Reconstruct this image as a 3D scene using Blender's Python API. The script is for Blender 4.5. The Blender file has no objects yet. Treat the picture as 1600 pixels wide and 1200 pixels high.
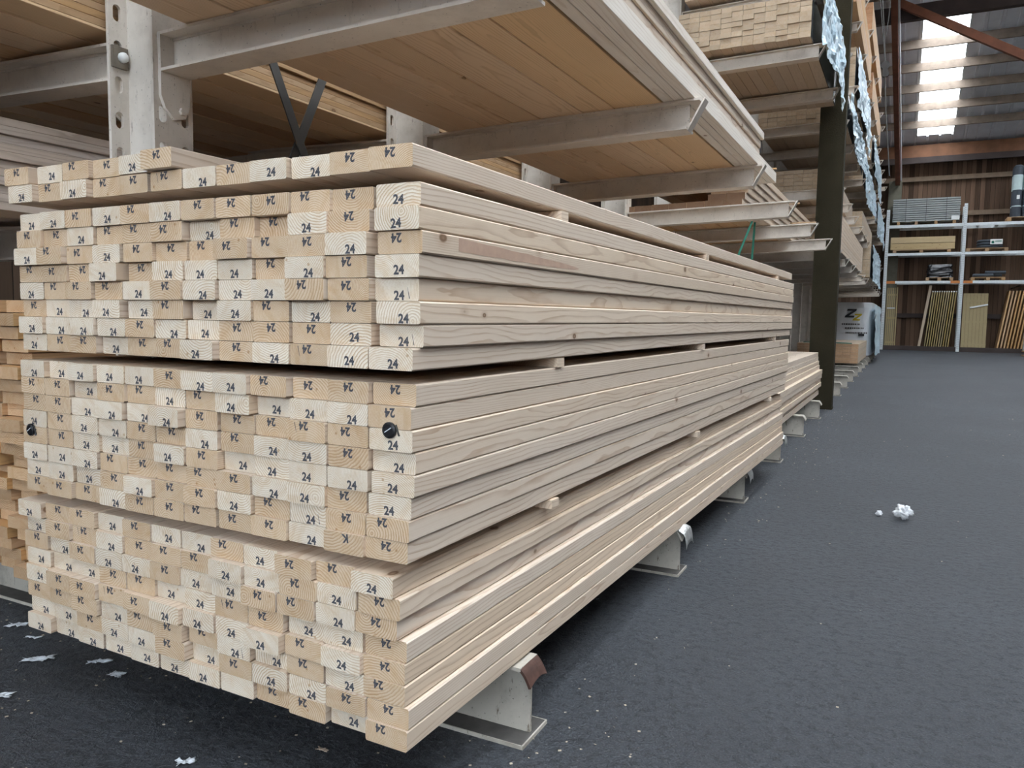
import bpy, bmesh, math, random
from mathutils import Vector, Matrix, noise

random.seed(7)
D = bpy.data
S = bpy.context.scene
C = S.collection
PI = math.pi

# ------------------------------------------------------------------ camera
cam_d = D.cameras.new('camera')
cam_d.sensor_width = 36.0
cam_d.sensor_fit = 'HORIZONTAL'
cam_d.lens = 36.0 * 1217.96 / 1600.0
cam_d.clip_start = 0.05
cam_d.clip_end = 300
cam = D.objects.new('camera', cam_d)
C.objects.link(cam)
YAW, PIT, ROLL = 0.4673, 0.0871, 0.0140
fw = Vector((-math.sin(YAW) * math.cos(PIT), math.cos(YAW) * math.cos(PIT), -math.sin(PIT)))
r0 = Vector((math.cos(YAW), math.sin(YAW), 0))
u0 = r0.cross(fw)
rt = r0 * math.cos(ROLL) + u0 * math.sin(ROLL)
up = -r0 * math.sin(ROLL) + u0 * math.cos(ROLL)
m = Matrix.Identity(4)
for i in range(3):
    m[i][0], m[i][1], m[i][2] = rt[i], up[i], -fw[i]
m.translation = (0.8634, -1.2636, 1.0934)
cam.matrix_world = m
S.camera = cam

# ------------------------------------------------------------------ sky and exposure
W = D.worlds.new('overcast_sky')
S.world = W
W.use_nodes = True
bg = W.node_tree.nodes['Background']
bg.inputs['Color'].default_value = (0.95, 0.975, 1.0, 1)
bg.inputs['Strength'].default_value = 9.0
S.view_settings.view_transform = 'Standard'
S.view_settings.look = 'None'
S.view_settings.gamma = 1.0
S.view_settings.exposure = 0.60
S.view_settings.use_curve_mapping = False
S.cycles.max_bounces = 8
S.cycles.diffuse_bounces = 6
S.cycles.transparent_max_bounces = 12

# hall dimensions
YB = 33.2            # back wall
YF = -9.0            # front gable wall
XL, XR = -8.0, 9.5
YR = 12.0            # ridge
def roof_z(y):
    return 7.9 + 0.2 * (32.3 - y) if y >= YR else 7.9 + 0.2 * (32.3 - YR) - 0.2 * (YR - y)
FAR_X = [(0.80, 2.02), (4.9, 6.12), (7.2, 8.42)]              # rooflight strips of the far slope; all but the first unseen, added for light
NEAR_X = [(0.80, 2.02), (3.2, 4.42), (5.6, 6.82)]  # and of the near slope; all unseen, the extra ones added for light
SKY_Y = ((YR + 0.6, 32.2), (YF + 0.6, YR - 0.6))
FAR_GAP = 23.6                                   # rooflights of the far slope stop at the main beam
GABLE = (-5.0, 8.2, 2.5, 5.4)                    # unseen glazed band of the front gable, shaped for its light: x0, x1, z0, z1

def portal(name, loc, sx, sy, rot):
    l = D.lights.new(name, 'AREA')
    l.shape = 'RECTANGLE'
    l.size, l.size_y = sx, sy
    l.cycles.is_portal = True
    o = D.objects.new(name, l)
    C.objects.link(o)
    o.location = loc
    o.rotation_euler = rot
sl = math.atan(0.2)
def strips():
    for a, b in FAR_X:
        yield a, b, FAR_GAP, 32.2, -sl
        yield a, b, YR + 0.6, FAR_GAP - 3.0, -sl
    for a, b in NEAR_X:
        yield a, b, YF + 0.6, YR - 0.6, sl
for a, b, y0, y1, an in strips():
    portal('skylight_daylight', ((a + b) / 2, (y0 + y1) / 2, roof_z((y0 + y1) / 2) + 0.13), b - a, (y1 - y0) / math.cos(sl), (an, 0, 0))
portal('gable_daylight', ((GABLE[0] + GABLE[1]) / 2, YF - 0.25, (GABLE[2] + GABLE[3]) / 2), GABLE[1] - GABLE[0], GABLE[3] - GABLE[2], (PI / 2, 0, 0))

# ------------------------------------------------------------------ materials
class NT:
    def __init__(s, name):
        s.m = D.materials.new(name)
        s.m.use_nodes = True
        s.t = s.m.node_tree
        s.b = s.t.nodes['Principled BSDF']
    def n(s, kind, **kw):
        nd = s.t.nodes.new(kind)
        for k, v in kw.items():
            setattr(nd, k, v)
        return nd
    def l(s, a, b):
        s.t.links.new(a, b)
    def val(s, x, sock):
        if isinstance(x, (int, float)):
            sock.default_value = x
        elif isinstance(x, (tuple, list)):
            sock.default_value = x
        else:
            s.l(x, sock)
    def math(s, op, a, b=0.0, c=None):
        nd = s.n('ShaderNodeMath', operation=op)
        s.val(a, nd.inputs[0]); s.val(b, nd.inputs[1])
        if c is not None:
            s.val(c, nd.inputs[2])
        return nd.outputs[0]
    def vm(s, op, a, b=(0, 0, 0)):
        nd = s.n('ShaderNodeVectorMath', operation=op)
        s.val(a, nd.inputs[0]); s.val(b, nd.inputs[1])
        return nd.outputs['Value' if op == 'LENGTH' else 'Vector']
    def mix(s, f, a, b, mode='MIX'):
        nd = s.n('ShaderNodeMix', data_type='RGBA', blend_type=mode)
        s.val(f, nd.inputs['Factor'])
        s.val(a if not (isinstance(a, tuple) and len(a) == 3) else (*a, 1), nd.inputs['A'])
        s.val(b if not (isinstance(b, tuple) and len(b) == 3) else (*b, 1), nd.inputs['B'])
        return nd.outputs['Result']
    def noise(s, vec, scale, detail=3.0, rough=0.55):
        nd = s.n('ShaderNodeTexNoise')
        s.val(vec, nd.inputs['Vector'])
        nd.inputs['Scale'].default_value = scale
        nd.inputs['Detail'].default_value = detail
        nd.inputs['Roughness'].default_value = rough
        return nd
    def ramp(s, f, p0, p1):
        nd = s.n('ShaderNodeMapRange')
        nd.interpolation_type = 'SMOOTHSTEP'
        s.val(f, nd.inputs['Value'])
        nd.inputs['From Min'].default_value = p0
        nd.inputs['From Max'].default_value = p1
        return nd.outputs['Result']
    def bump(s, h, strength, dist=0.01):
        nd = s.n('ShaderNodeBump')
        nd.inputs['Strength'].default_value = strength
        nd.inputs['Distance'].default_value = dist
        s.val(h, nd.inputs['Height'])
        s.l(nd.outputs['Normal'], s.b.inputs['Normal'])
    def out(s, col=None, rough=0.6, metal=0.0, spec=0.5):
        if col is not None:
            s.val(col if not (isinstance(col, tuple) and len(col) == 3) else (*col, 1), s.b.inputs['Base Color'])
        s.val(rough, s.b.inputs['Roughness'])
        s.b.inputs['Metallic'].default_value = metal
        s.b.inputs['Specular IOR Level'].default_value = spec
        return s.m

def wood(name, base, dark, knot=(0.16, 0.08, 0.035), ring=0.0075, line=0.45, knots=0.1, end=False, wob=0.055, tint=0.10):
    """solid spruce: rings around a pith that wanders along the board (local y), knots, fine grain"""
    k = NT(name)
    tc = k.n('ShaderNodeTexCoord')
    oi = k.n('ShaderNodeObjectInfo')
    r = oi.outputs['Random']
    wn = k.n('ShaderNodeTexWhiteNoise', noise_dimensions='1D')
    k.l(r, wn.inputs['W'])
    off = k.vm('SCALE', wn.outputs['Color'])
    off.node.inputs['Scale'].default_value = 40.0
    p = tc.outputs['Object']
    # pith centre
    ctr = k.vm('MULTIPLY', k.vm('SUBTRACT', wn.outputs['Color'], (0.5, 0.5, 0.5)), (0.13, 0.0, 0.15))
    q = k.vm('MULTIPLY', p, (1, 0, 1))
    q = k.vm('SUBTRACT', q, ctr)
    along = k.vm('ADD', k.vm('MULTIPLY', p, (0.35, 1.0, 0.35)), off)
    w = k.noise(along, 1.1, 2.0)
    wv = k.vm('MULTIPLY', k.vm('SUBTRACT', w.outputs['Color'], (0.5, 0.5, 0.5)), (wob, 0, wob))
    q = k.vm('ADD', q, wv)
    w2 = k.noise(k.vm('ADD', k.vm('MULTIPLY', p, (1.0, 0.22, 1.0)), off), 26.0, 2.0)
    wv2 = k.vm('MULTIPLY', k.vm('SUBTRACT', w2.outputs['Color'], (0.5, 0.5, 0.5)), (0.008, 0, 0.008))
    q = k.vm('ADD', q, wv2)
    d = k.vm('LENGTH', q)
    rs = k.math('MULTIPLY_ADD', wn.outputs['Value'], 0.9 * ring, 0.62 * ring)
    jit = k.noise(k.vm('ADD', k.vm('MULTIPLY', q, (1, 0, 1)), off), 70.0, 2.0).outputs['Fac']
    s = k.math('FRACT', k.math('ADD', k.math('DIVIDE', d, rs), k.math('MULTIPLY', jit, 0.7 if end else 0.3)))
    lo = 0.30 if end else 0.52
    band = k.math('MULTIPLY', k.ramp(s, lo, 0.95), k.ramp(k.math('SUBTRACT', 1.0, s), 0.0, 0.06))
    strong = k.noise(k.vm('ADD', p, off), 9.0, 2.0).outputs['Fac']
    band = k.math('MULTIPLY', band, k.math('MULTIPLY', strong, 2.0 * line))
    if end:
        basec = oi.outputs['Color']
        rp = k.n('ShaderNodeVectorRotate', rotation_type='Y_AXIS')
        k.l(p, rp.inputs['Vector']); k.l(k.math('MULTIPLY', wn.outputs['Value'], 6.28), rp.inputs['Angle'])
        streak = k.noise(k.vm('ADD', k.vm('MULTIPLY', rp.outputs[0], (1.0, 0.2, 0.12)), off), 60.0, 3.0).outputs['Fac']
        fine = k.noise(k.vm('ADD', k.vm('MULTIPLY', p, (1.0, 0.2, 2.2)), off), 260.0, 2.0).outputs['Fac']
        blot = k.noise(k.vm('ADD', p, off), 34.0, 3.0).outputs['Fac']
        c = k.mix(k.math('MULTIPLY', k.ramp(blot, 0.42, 0.72), 0.32), basec, k.mix(1.0, basec, (0.86, 0.70, 0.50), 'MULTIPLY'))
        c = k.mix(k.math('MULTIPLY', k.ramp(fine, 0.4, 0.8), 0.35), c, k.mix(1.0, c, (0.78, 0.68, 0.55), 'MULTIPLY'))
        c = k.mix(k.math('MULTIPLY', k.ramp(streak, 0.48, 0.70), 0.35), c, k.mix(1.0, c, (0.80, 0.66, 0.50), 'MULTIPLY'))
        c = k.mix(band, c, k.mix(1.0, basec, dark, 'MULTIPLY'))
        # a few resin spots
        vs = k.n('ShaderNodeTexVoronoi')
        k.l(k.vm('ADD', p, off), vs.inputs['Vector'])
        vs.inputs['Scale'].default_value = 22.0
        spot = k.ramp(vs.outputs['Distance'], 0.10, 0.05)
        c = k.mix(k.math('MULTIPLY', spot, 0.6), c, k.mix(1.0, basec, (0.50, 0.30, 0.14), 'MULTIPLY'))
        k.bump(fine, 0.25, 0.002)
        return k.out(c, 0.75, 0, 0.2)
    b2 = k.mix(k.math('MULTIPLY', k.noise(k.vm('ADD', k.vm('MULTIPLY', p, (1, 0.15, 1)), off), 7.0, 2.0).outputs['Fac'], 0.8), base, tuple(b * t for b, t in zip(base, (0.86, 0.80, 0.72))))
    hs = k.n('ShaderNodeHueSaturation')
    k.l(b2, hs.inputs['Color'])
    k.l(k.math('ADD', 1.0 - tint / 2, k.math('MULTIPLY', wn.outputs['Value'], tint)), hs.inputs['Value'])
    k.l(k.math('ADD', 0.82, k.math('MULTIPLY', r, 0.3)), hs.inputs['Saturation'])
    fine = k.noise(k.vm('ADD', k.vm('MULTIPLY', p, (1, 0.012, 1)), off), 420.0, 2.0).outputs['Fac']
    c = k.mix(band, hs.outputs['Color'], dark)
    c = k.mix(k.math('MULTIPLY', k.ramp(fine, 0.35, 0.8), 0.22), c, k.mix(1.0, c, (0.80, 0.70, 0.58), 'MULTIPLY'))
    if knots:
        v = k.n('ShaderNodeTexVoronoi')
        k.l(k.vm('ADD', k.vm('MULTIPLY', p, (9.0, 5.6, 9.0)), off), v.inputs['Vector'])
        v.inputs['Scale'].default_value = 1.0
        sel = k.n('ShaderNodeSeparateColor')
        k.l(v.outputs['Color'], sel.inputs[0])
        big = k.math('MULTIPLY', k.ramp(sel.outputs[0], 0.35, 0.85), knots * 1.05)
        dd = k.math('DIVIDE', v.outputs['Distance'], k.math('ADD', big, 0.002))
        kn = k.ramp(dd, 1.0, 0.65)
        halo = k.ramp(dd, 2.2, 0.9)
        c = k.mix(k.math('MULTIPLY', halo, 0.45), c, dark)
        c = k.mix(k.math('MULTIPLY', kn, 0.85), c, knot)
        core = k.math('MULTIPLY', k.ramp(dd, 0.55, 0.3), 0.4)
        c = k.mix(core, c, dark)
    k.bump(fine, 0.12, 0.002)
    return k.out(c, 0.58, 0, 0.3)

def plain(name, col, rough=0.6, metal=0.0, var=0.25, scale=6.0, spec=0.4, bump=0.0, bscale=60.0):
    k = NT(name)
    tc = k.n('ShaderNodeTexCoord')
    f = k.noise(tc.outputs['Object'], scale, 4.0).outputs['Fac']
    c = k.mix(f, tuple(x * (1 - var) for x in col), tuple(min(1, x * (1 + var)) for x in col))
    if bump:
        k.bump(k.noise(tc.outputs['Object'], bscale, 3.0).outputs['Fac'], bump, 0.01)
    return k.out(c, rough, metal, spec)

def painted_steel(name, col, dirt, amount=0.5, rust=0.25):
    k = NT(name)
    tc = k.n('ShaderNodeTexCoord')
    p = tc.outputs['Object']
    f1 = k.noise(p, 5.0, 5.0, 0.65).outputs['Fac']
    f2 = k.noise(k.vm('MULTIPLY', p, (1, 1, 0.25)), 46.0, 4.0, 0.7).outputs['Fac']
    c = k.mix(k.math('MULTIPLY', k.ramp(f1, 0.42, 0.8), amount), col, dirt)
    c = k.mix(k.math('MULTIPLY', k.ramp(f2, 0.60, 0.72), rust), c, (0.10, 0.065, 0.04))
    f3 = k.noise(p, 130.0, 2.0).outputs['Fac']
    c = k.mix(k.math('MULTIPLY', k.ramp(f3, 0.68, 0.74), 0.6), c, (0.04, 0.035, 0.03))
    k.bump(f1, 0.1, 0.01)
    return k.out(c, 0.5, 0, 0.4)

def asphalt():
    k = NT('dark_asphalt')
    tc = k.n('ShaderNodeTexCoord')
    p = tc.outputs['Object']
    big = k.noise(p, 0.55, 4.0, 0.6).outputs['Fac']
    mid = k.noise(p, 7.0, 5.0, 0.65).outputs['Fac']
    fin = k.noise(p, 150.0, 3.0, 0.6).outputs['Fac']
    tr = k.noise(k.vm('MULTIPLY', p, (2.2, 0.12, 1)), 1.6, 3.0).outputs['Fac']
    c = k.mix(k.ramp(big, 0.3, 0.75), (0.034, 0.038, 0.045), (0.056, 0.063, 0.074))
    med = k.noise(p, 34.0, 4.0, 0.7).outputs['Fac']
    c = k.mix(k.ramp(med, 0.48, 0.62), c, (0.017, 0.019, 0.023))
    c = k.mix(k.math('MULTIPLY', k.ramp(mid, 0.4, 0.75), 0.5), c, (0.032, 0.034, 0.039))
    c = k.mix(k.math('MULTIPLY', k.ramp(tr, 0.45, 0.7), 0.4), c, (0.034, 0.036, 0.042))
    c = k.mix(k.math('MULTIPLY', k.ramp(fin, 0.45, 0.75), 0.55), c, (0.105, 0.115, 0.128))
    v = k.n('ShaderNodeTexVoronoi')
    k.l(p, v.inputs['Vector']); v.inputs['Scale'].default_value = 26.0
    sp = k.ramp(v.outputs['Distance'], 0.075, 0.035)
    sel = k.ramp(k.noise(p, 2.4, 3.0).outputs['Fac'], 0.5, 0.68)
    c = k.mix(k.math('MULTIPLY', k.math('MULTIPLY', sp, sel), 0.8), c, (0.30, 0.29, 0.26))
    h = k.math('ADD', k.math('MULTIPLY', fin, 0.6), k.math('MULTIPLY', mid, 0.9))
    k.bump(k.math('ADD', h, k.math('MULTIPLY', med, 1.6)), 0.8, 0.014)
    return k.out(c, 0.62, 0, 0.45)

def planks_mat(name, c0, c1, width, axis=0):
    k = NT(name)
    tc = k.n('ShaderNodeTexCoord')
    sx = k.n('ShaderNodeSeparateXYZ')
    k.l(tc.outputs['Object'], sx.inputs[0])
    q = k.math('DIVIDE', sx.outputs[axis], width)
    idx = k.math('FLOOR', q)
    wn = k.n('ShaderNodeTexWhiteNoise', noise_dimensions='1D')
    k.l(idx, wn.inputs['W'])
    g = k.noise(k.vm('MULTIPLY', tc.outputs['Object'], (1, 1, 0.06)), 14.0, 4.0, 0.7).outputs['Fac']
    f = k.math('ADD', k.math('MULTIPLY', wn.outputs['Value'], 0.6), k.math('MULTIPLY', g, 0.5))
    c = k.mix(f, c0, c1)
    fr = k.math('FRACT', q)
    gap = k.math('MULTIPLY', k.ramp(fr, 0.0, 0.05), k.ramp(fr, 1.0, 0.95))
    c = k.mix(gap, (0.006, 0.005, 0.005), c)
    k.bump(gap, 0.5, 0.02)
    return k.out(c, 0.8, 0, 0.2)

M = {}
M['spruce'] = wood('planed_spruce', (0.74, 0.625, 0.505), (0.47, 0.33, 0.225), line=0.62)
M['spruce_end'] = wood('spruce_end_grain', (0.8, 0.7, 0.6), (0.60, 0.44, 0.29), ring=0.0047, line=0.68, end=True)
M['lining'] = wood('warm_spruce_lining', (0.80, 0.60, 0.39), (0.52, 0.34, 0.18), line=0.5, knots=0.085, ring=0.008)
M['rough'] = wood('rough_sawn_spruce', (0.60, 0.50, 0.39), (0.43, 0.33, 0.23), line=0.35, knots=0.07)
M['edge_wood'] = wood('shaded_spruce_edges', (0.46, 0.31, 0.175), (0.28, 0.17, 0.085), line=0.5)  # darker copy of the lining, shade put into the colour
M['white_spruce'] = wood('pale_planed_spruce', (0.84, 0.78, 0.70), (0.58, 0.47, 0.36), line=0.4, knots=0.08)
M['orange_wood'] = wood('fresh_orange_pine', (0.66, 0.43, 0.23), (0.46, 0.27, 0.12), line=0.5)
M['green_wood'] = wood('pressure_treated_pine', (0.47, 0.375, 0.18), (0.28, 0.21, 0.09), line=0.4, knots=0.07)
M['yellow_wood'] = wood('yellowish_treated_timber', (0.62, 0.48, 0.27), (0.40, 0.29, 0.14), line=0.4, knots=0.10)
M['pallet_wood'] = wood('pallet_wood', (0.46, 0.30, 0.16), (0.30, 0.18, 0.09), line=0.3, knots=0.06)
M['post'] = plain('weathered_dark_timber', (0.034, 0.029, 0.018), 0.95, var=0.35, scale=3.0, bump=0.3, spec=0.1)
M['ink'] = plain('black_stamp_ink', (0.085, 0.085, 0.095), 0.8, var=0.7, scale=260, spec=0.1)
M['white_steel'] = painted_steel('white_painted_steel', (0.68, 0.63, 0.56), (0.34, 0.29, 0.23), 0.6, 0.45)
M['arm_steel'] = painted_steel('off_white_painted_steel', (0.72, 0.655, 0.575), (0.33, 0.28, 0.23), 0.45, 0.2)
M['base_steel'] = painted_steel('scuffed_painted_steel', (0.50, 0.465, 0.40), (0.17, 0.145, 0.115), 0.95, 0.95)
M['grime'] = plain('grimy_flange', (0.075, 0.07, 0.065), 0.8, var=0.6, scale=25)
M['dull_galv'] = plain('dull_bolt_plate', (0.20, 0.175, 0.14), 0.6, 0.2, var=0.4, scale=30)
M['grey_wood'] = wood('greyed_spruce', (0.64, 0.565, 0.50), (0.36, 0.28, 0.22), line=0.4, knots=0.07)
M['stain'] = plain('brown_resin_stain', (0.50, 0.34, 0.25), 0.6, var=0.2, scale=40)
M['galv'] = plain('galvanised_steel', (0.72, 0.77, 0.79), 0.45, 0.1, var=0.2, scale=20)
M['brace'] = plain('dull_grey_brace', (0.085, 0.082, 0.078), 0.6, 0.3)
M['rust'] = plain('rust_red_steel', (0.19, 0.068, 0.035), 0.7, 0.0, var=0.45, scale=4)
M['rust_dark'] = plain('dark_rust', (0.075, 0.036, 0.026), 0.75, var=0.6, scale=40)
M['dark_beam'] = plain('dark_roof_steel', (0.055, 0.040, 0.036), 0.7, var=0.4, scale=3)
M['purlin'] = plain('weathered_purlin', (0.26, 0.205, 0.16), 0.7, var=0.5, scale=5)
M['plate'] = plain('rust_brown_wall_plate', (0.22, 0.10, 0.05), 0.7, var=0.5, scale=3)
M['rail_wood'] = plain('weathered_rail', (0.22, 0.16, 0.11), 0.8, var=0.4, scale=5)
M['sheet'] = plain('grey_roof_sheet', (0.78, 0.81, 0.86), 0.5, 0.0, var=0.12, scale=3)
M['wall_column'] = plain('greenish_wall_column', (0.17, 0.16, 0.12), 0.7, var=0.3)
M['wall'] = planks_mat('dark_plank_wall', (0.028, 0.017, 0.011), (0.24, 0.15, 0.10), 0.16)
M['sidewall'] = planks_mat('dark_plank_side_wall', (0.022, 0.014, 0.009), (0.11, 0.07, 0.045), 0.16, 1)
M['asphalt'] = asphalt()
M['blue_film'] = plain('pale_blue_plastic_film', (0.58, 0.75, 0.92), 0.28, 0, var=0.25, scale=9, spec=0.6, bump=0.7, bscale=22)
M['black_film'] = plain('black_plastic_film', (0.012, 0.013, 0.016), 0.25, 0, var=0.3, spec=0.6, bump=0.5, bscale=14)
M['white_film'] = plain('white_plastic_wrap', (0.72, 0.74, 0.76), 0.35, 0, var=0.08, spec=0.5, bump=0.3, bscale=10)
M['clear_film'] = plain('milky_plastic_scrap', (0.62, 0.66, 0.70), 0.3, 0, var=0.15, spec=0.6, bump=0.5, bscale=60)
M['foil'] = plain('silver_foil', (0.62, 0.62, 0.60), 0.35, 0.7, var=0.3, scale=30, bump=0.6, bscale=50)
M['green'] = plain('green_strap', (0.02, 0.16, 0.11), 0.45)
M['black'] = plain('black_plastic', (0.012, 0.012, 0.014), 0.4)
M['orange'] = plain('orange_connector', (0.60, 0.22, 0.06), 0.5)
M['paper'] = plain('white_label', (0.78, 0.80, 0.78), 0.7, var=0.05)
M['decking'] = plain('grey_composite_board', (0.36, 0.385, 0.375), 0.6, var=0.25, scale=4)
M['roll'] = plain('blue_grey_felt', (0.055, 0.068, 0.085), 0.6, var=0.3)
M['roll_band'] = plain('pale_wrapper_band', (0.50, 0.62, 0.62), 0.5, var=0.15)
M['cable'] = plain('grey_steel_cable', (0.14, 0.135, 0.13), 0.5, 0.5)
M['fluff'] = plain('white_fluff', (0.78, 0.80, 0.82), 0.9, var=0.1, scale=40, bump=0.8, bscale=80)
M['yellow'] = plain('yellow_print', (0.55, 0.42, 0.03), 0.6)
M['chip'] = plain('wood_shavings', (0.42, 0.36, 0.28), 0.8, var=0.5, scale=30)
def skylight_mat():
    k = NT('translucent_rooflight')
    tr = k.n('ShaderNodeBsdfTransparent'); tr.inputs['Color'].default_value = (0.93, 0.96, 1, 1)
    tl = k.n('ShaderNodeBsdfTranslucent'); tl.inputs['Color'].default_value = (0.85, 0.9, 0.95, 1)
    mx = k.n('ShaderNodeMixShader'); mx.inputs[0].default_value = 0.6
    k.l(tr.outputs[0], mx.inputs[1]); k.l(tl.outputs[0], mx.inputs[2])
    k.l(mx.outputs[0], k.t.nodes['Material Output'].inputs['Surface'])
    return k.m
M['rooflight'] = skylight_mat()

# ------------------------------------------------------------------ mesh helpers
class MB:
    """collects shapes and links them as one mesh object"""
    def __init__(s):
        s.v, s.f, s.mi = [], [], []
    def add(s, vs, fs, mi=0):
        b = len(s.v)
        s.v += [tuple(v) for v in vs]
        s.f += [tuple(b + i for i in f) for f in fs]
        s.mi += [mi] * len(fs)
        return s
    def box(s, x0, x1, y0, y1, z0, z1, mi=0):
        vs = [(x, y, z) for z in (z0, z1) for y in (y0, y1) for x in (x0, x1)]
        return s.add(vs, [(0, 2, 3, 1), (4, 5, 7, 6), (0, 1, 5, 4), (2, 6, 7, 3), (0, 4, 6, 2), (1, 3, 7, 5)], mi)
    def bar(s, a, b, w, h, mi=0, upv=(0, 0, 1)):
        a, b = Vector(a), Vector(b)
        d = (b - a).normalized()
        sd = d.cross(Vector(upv))
        if sd.length < 1e-4:
            sd = d.cross(Vector((1, 0, 0)))
        sd.normalize(); u = sd.cross(d)
        vs = []
        for p in (a, b):
            for i, j in ((-1, -1), (1, -1), (1, 1), (-1, 1)):
                vs.append(p + sd * i * w / 2 + u * j * h / 2)
        return s.add(vs, [(3, 2, 1, 0), (4, 5, 6, 7), (0, 1, 5, 4), (1, 2, 6, 5), (2, 3, 7, 6), (3, 0, 4, 7)], mi)
    def prism(s, poly, axis, a, b, mi=0):
        """poly in the two other axes (cyclic order), extruded along axis from a to b"""
        n = len(poly)
        def P(u, v, t):
            return {'x': (t, u, v), 'y': (u, t, v), 'z': (u, v, t)}[axis]
        vs = [P(u, v, a) for u, v in poly] + [P(u, v, b) for u, v in poly]
        fs = [tuple(range(n)), tuple(range(2 * n - 1, n - 1, -1))] + [((i + 1) % n, i, n + i, n + (i + 1) % n) for i in range(n)]
        return s.add(vs, fs, mi)
    def tube(s, pts, r, n=8, mi=0, caps=True):
        pts = [Vector(p) for p in pts]
        vs = []
        for i, p in enumerate(pts):
            d = (pts[min(i + 1, len(pts) - 1)] - pts[max(i - 1, 0)]).normalized()
            a = d.cross(Vector((0, 0, 1)))
            if a.length < 1e-3:
                a = d.cross(Vector((1, 0, 0)))
            a.normalize(); b = d.cross(a)
            rr = r[i] if isinstance(r, (list, tuple)) else r
            for k in range(n):
                t = 2 * PI * k / n
                vs.append(p + a * math.cos(t) * rr + b * math.sin(t) * rr)
        fs = []
        for i in range(len(pts) - 1):
            for k in range(n):
                fs.append((i * n + k, i * n + (k + 1) % n, (i + 1) * n + (k + 1) % n, (i + 1) * n + k))
        if caps:
            fs.append(tuple(range(n - 1, -1, -1)))
            fs.append(tuple(range((len(pts) - 1) * n, len(pts) * n)))
        return s.add(vs, fs, mi)
    def grid(s, fn, nu, nv, mi=0):
        vs = [fn(i / nu, j / nv) for j in range(nv + 1) for i in range(nu + 1)]
        fs = [(j * (nu + 1) + i, j * (nu + 1) + i + 1, (j + 1) * (nu + 1) + i + 1, (j + 1) * (nu + 1) + i) for j in range(nv) for i in range(nu)]
        return s.add(vs, fs, mi)
    def mesh(s, name, mats):
        me = D.meshes.new(name)
        me.from_pydata(s.v, [], s.f)
        if not isinstance(mats, (list, tuple)):
            mats = [mats]
        for x in mats:
            me.materials.append(x)
        for p, i in zip(me.polygons, s.mi):
            p.material_index = i
        bm = bmesh.new(); bm.from_mesh(me)
        bmesh.ops.recalc_face_normals(bm, faces=bm.faces)
        bm.to_mesh(me); bm.free()
        me.update()
        return me
    def obj(s, name, mats, parent=None, loc=(0, 0, 0), smooth=False):
        return link(name, s.mesh(name, mats), parent, loc, smooth=smooth)

def link(name, me, parent=None, loc=(0, 0, 0), rot=(0, 0, 0), color=None, smooth=False):
    o = D.objects.new(name, me)
    C.objects.link(o)
    o.location = loc
    o.rotation_euler = rot
    if parent is not None:
        o.parent = parent
    if color:
        o.color = color
    if smooth and me is not None:
        for p in me.polygons:
            p.use_smooth = True
    return o

def tag(o, label, cat, group=None, kind=None):
    o['label'] = label
    o['category'] = cat
    if group:
        o['group'] = group
    if kind:
        o['kind'] = kind
    return o

def thing(name, label, cat, loc=(0, 0, 0), rot=(0, 0, 0), group=None):
    o = link(name, None, None, loc, rot)
    o.empty_display_size = 0.1
    return tag(o, label, cat, group)

def struct(name, mb, mat):
    o = mb.obj(name, mat)
    o['kind'] = 'structure'
    return o

def copy_tree(o, parent=None):
    c = o.copy(); C.objects.link(c); c.parent = parent
    for ch in list(o.children):
        copy_tree(ch, c)
    return c

ORD = ['first', 'second', 'third', 'fourth', 'fifth', 'sixth', 'seventh', 'eighth', 'ninth', 'tenth', 'eleventh', 'twelfth',
       'thirteenth', 'fourteenth', 'fifteenth', 'sixteenth', 'seventeenth', 'eighteenth', 'nineteenth', 'twentieth', 'twenty-first', 'twenty-second', 'twenty-third']

# ------------------------------------------------------------------ setting
f = struct('floor', MB().box(-40, 40, -45, 45, -0.3, 0.0), M['asphalt'])

wall = MB().box(XL, XR, YB, YB + 0.2, 0, roof_z(YB) + 0.2)
for i in range(int((XR - XL) / 0.32)):            # cover boards of the board-and-batten cladding
    x = XL + 0.1 + i * 0.32 + random.uniform(-0.03, 0.03)
    wall.box(x, x + random.uniform(0.09, 0.15), YB - 0.035, YB, 0.05, 7.4)
struct('wall_back', wall, M['wall'])
struct('wall_left', MB().box(XL - 0.2, XL, YF, YB, 0, roof_z(YR) - 0.3), M['sidewall'])
struct('wall_right', MB().box(XR, XR + 0.2, YF, YB, 0, roof_z(YR) - 0.3), M['sidewall'])
fr = MB()
fr.box(XL, GABLE[0], YF - 0.2, YF, 0, 11.4).box(GABLE[1], XR, YF - 0.2, YF, 0, 11.4)
fr.box(GABLE[0], GABLE[1], YF - 0.2, YF, 0, GABLE[2]).box(GABLE[0], GABLE[1], YF - 0.2, YF, GABLE[3], 7.7)
struct('wall_front', fr, M['wall'])

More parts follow.
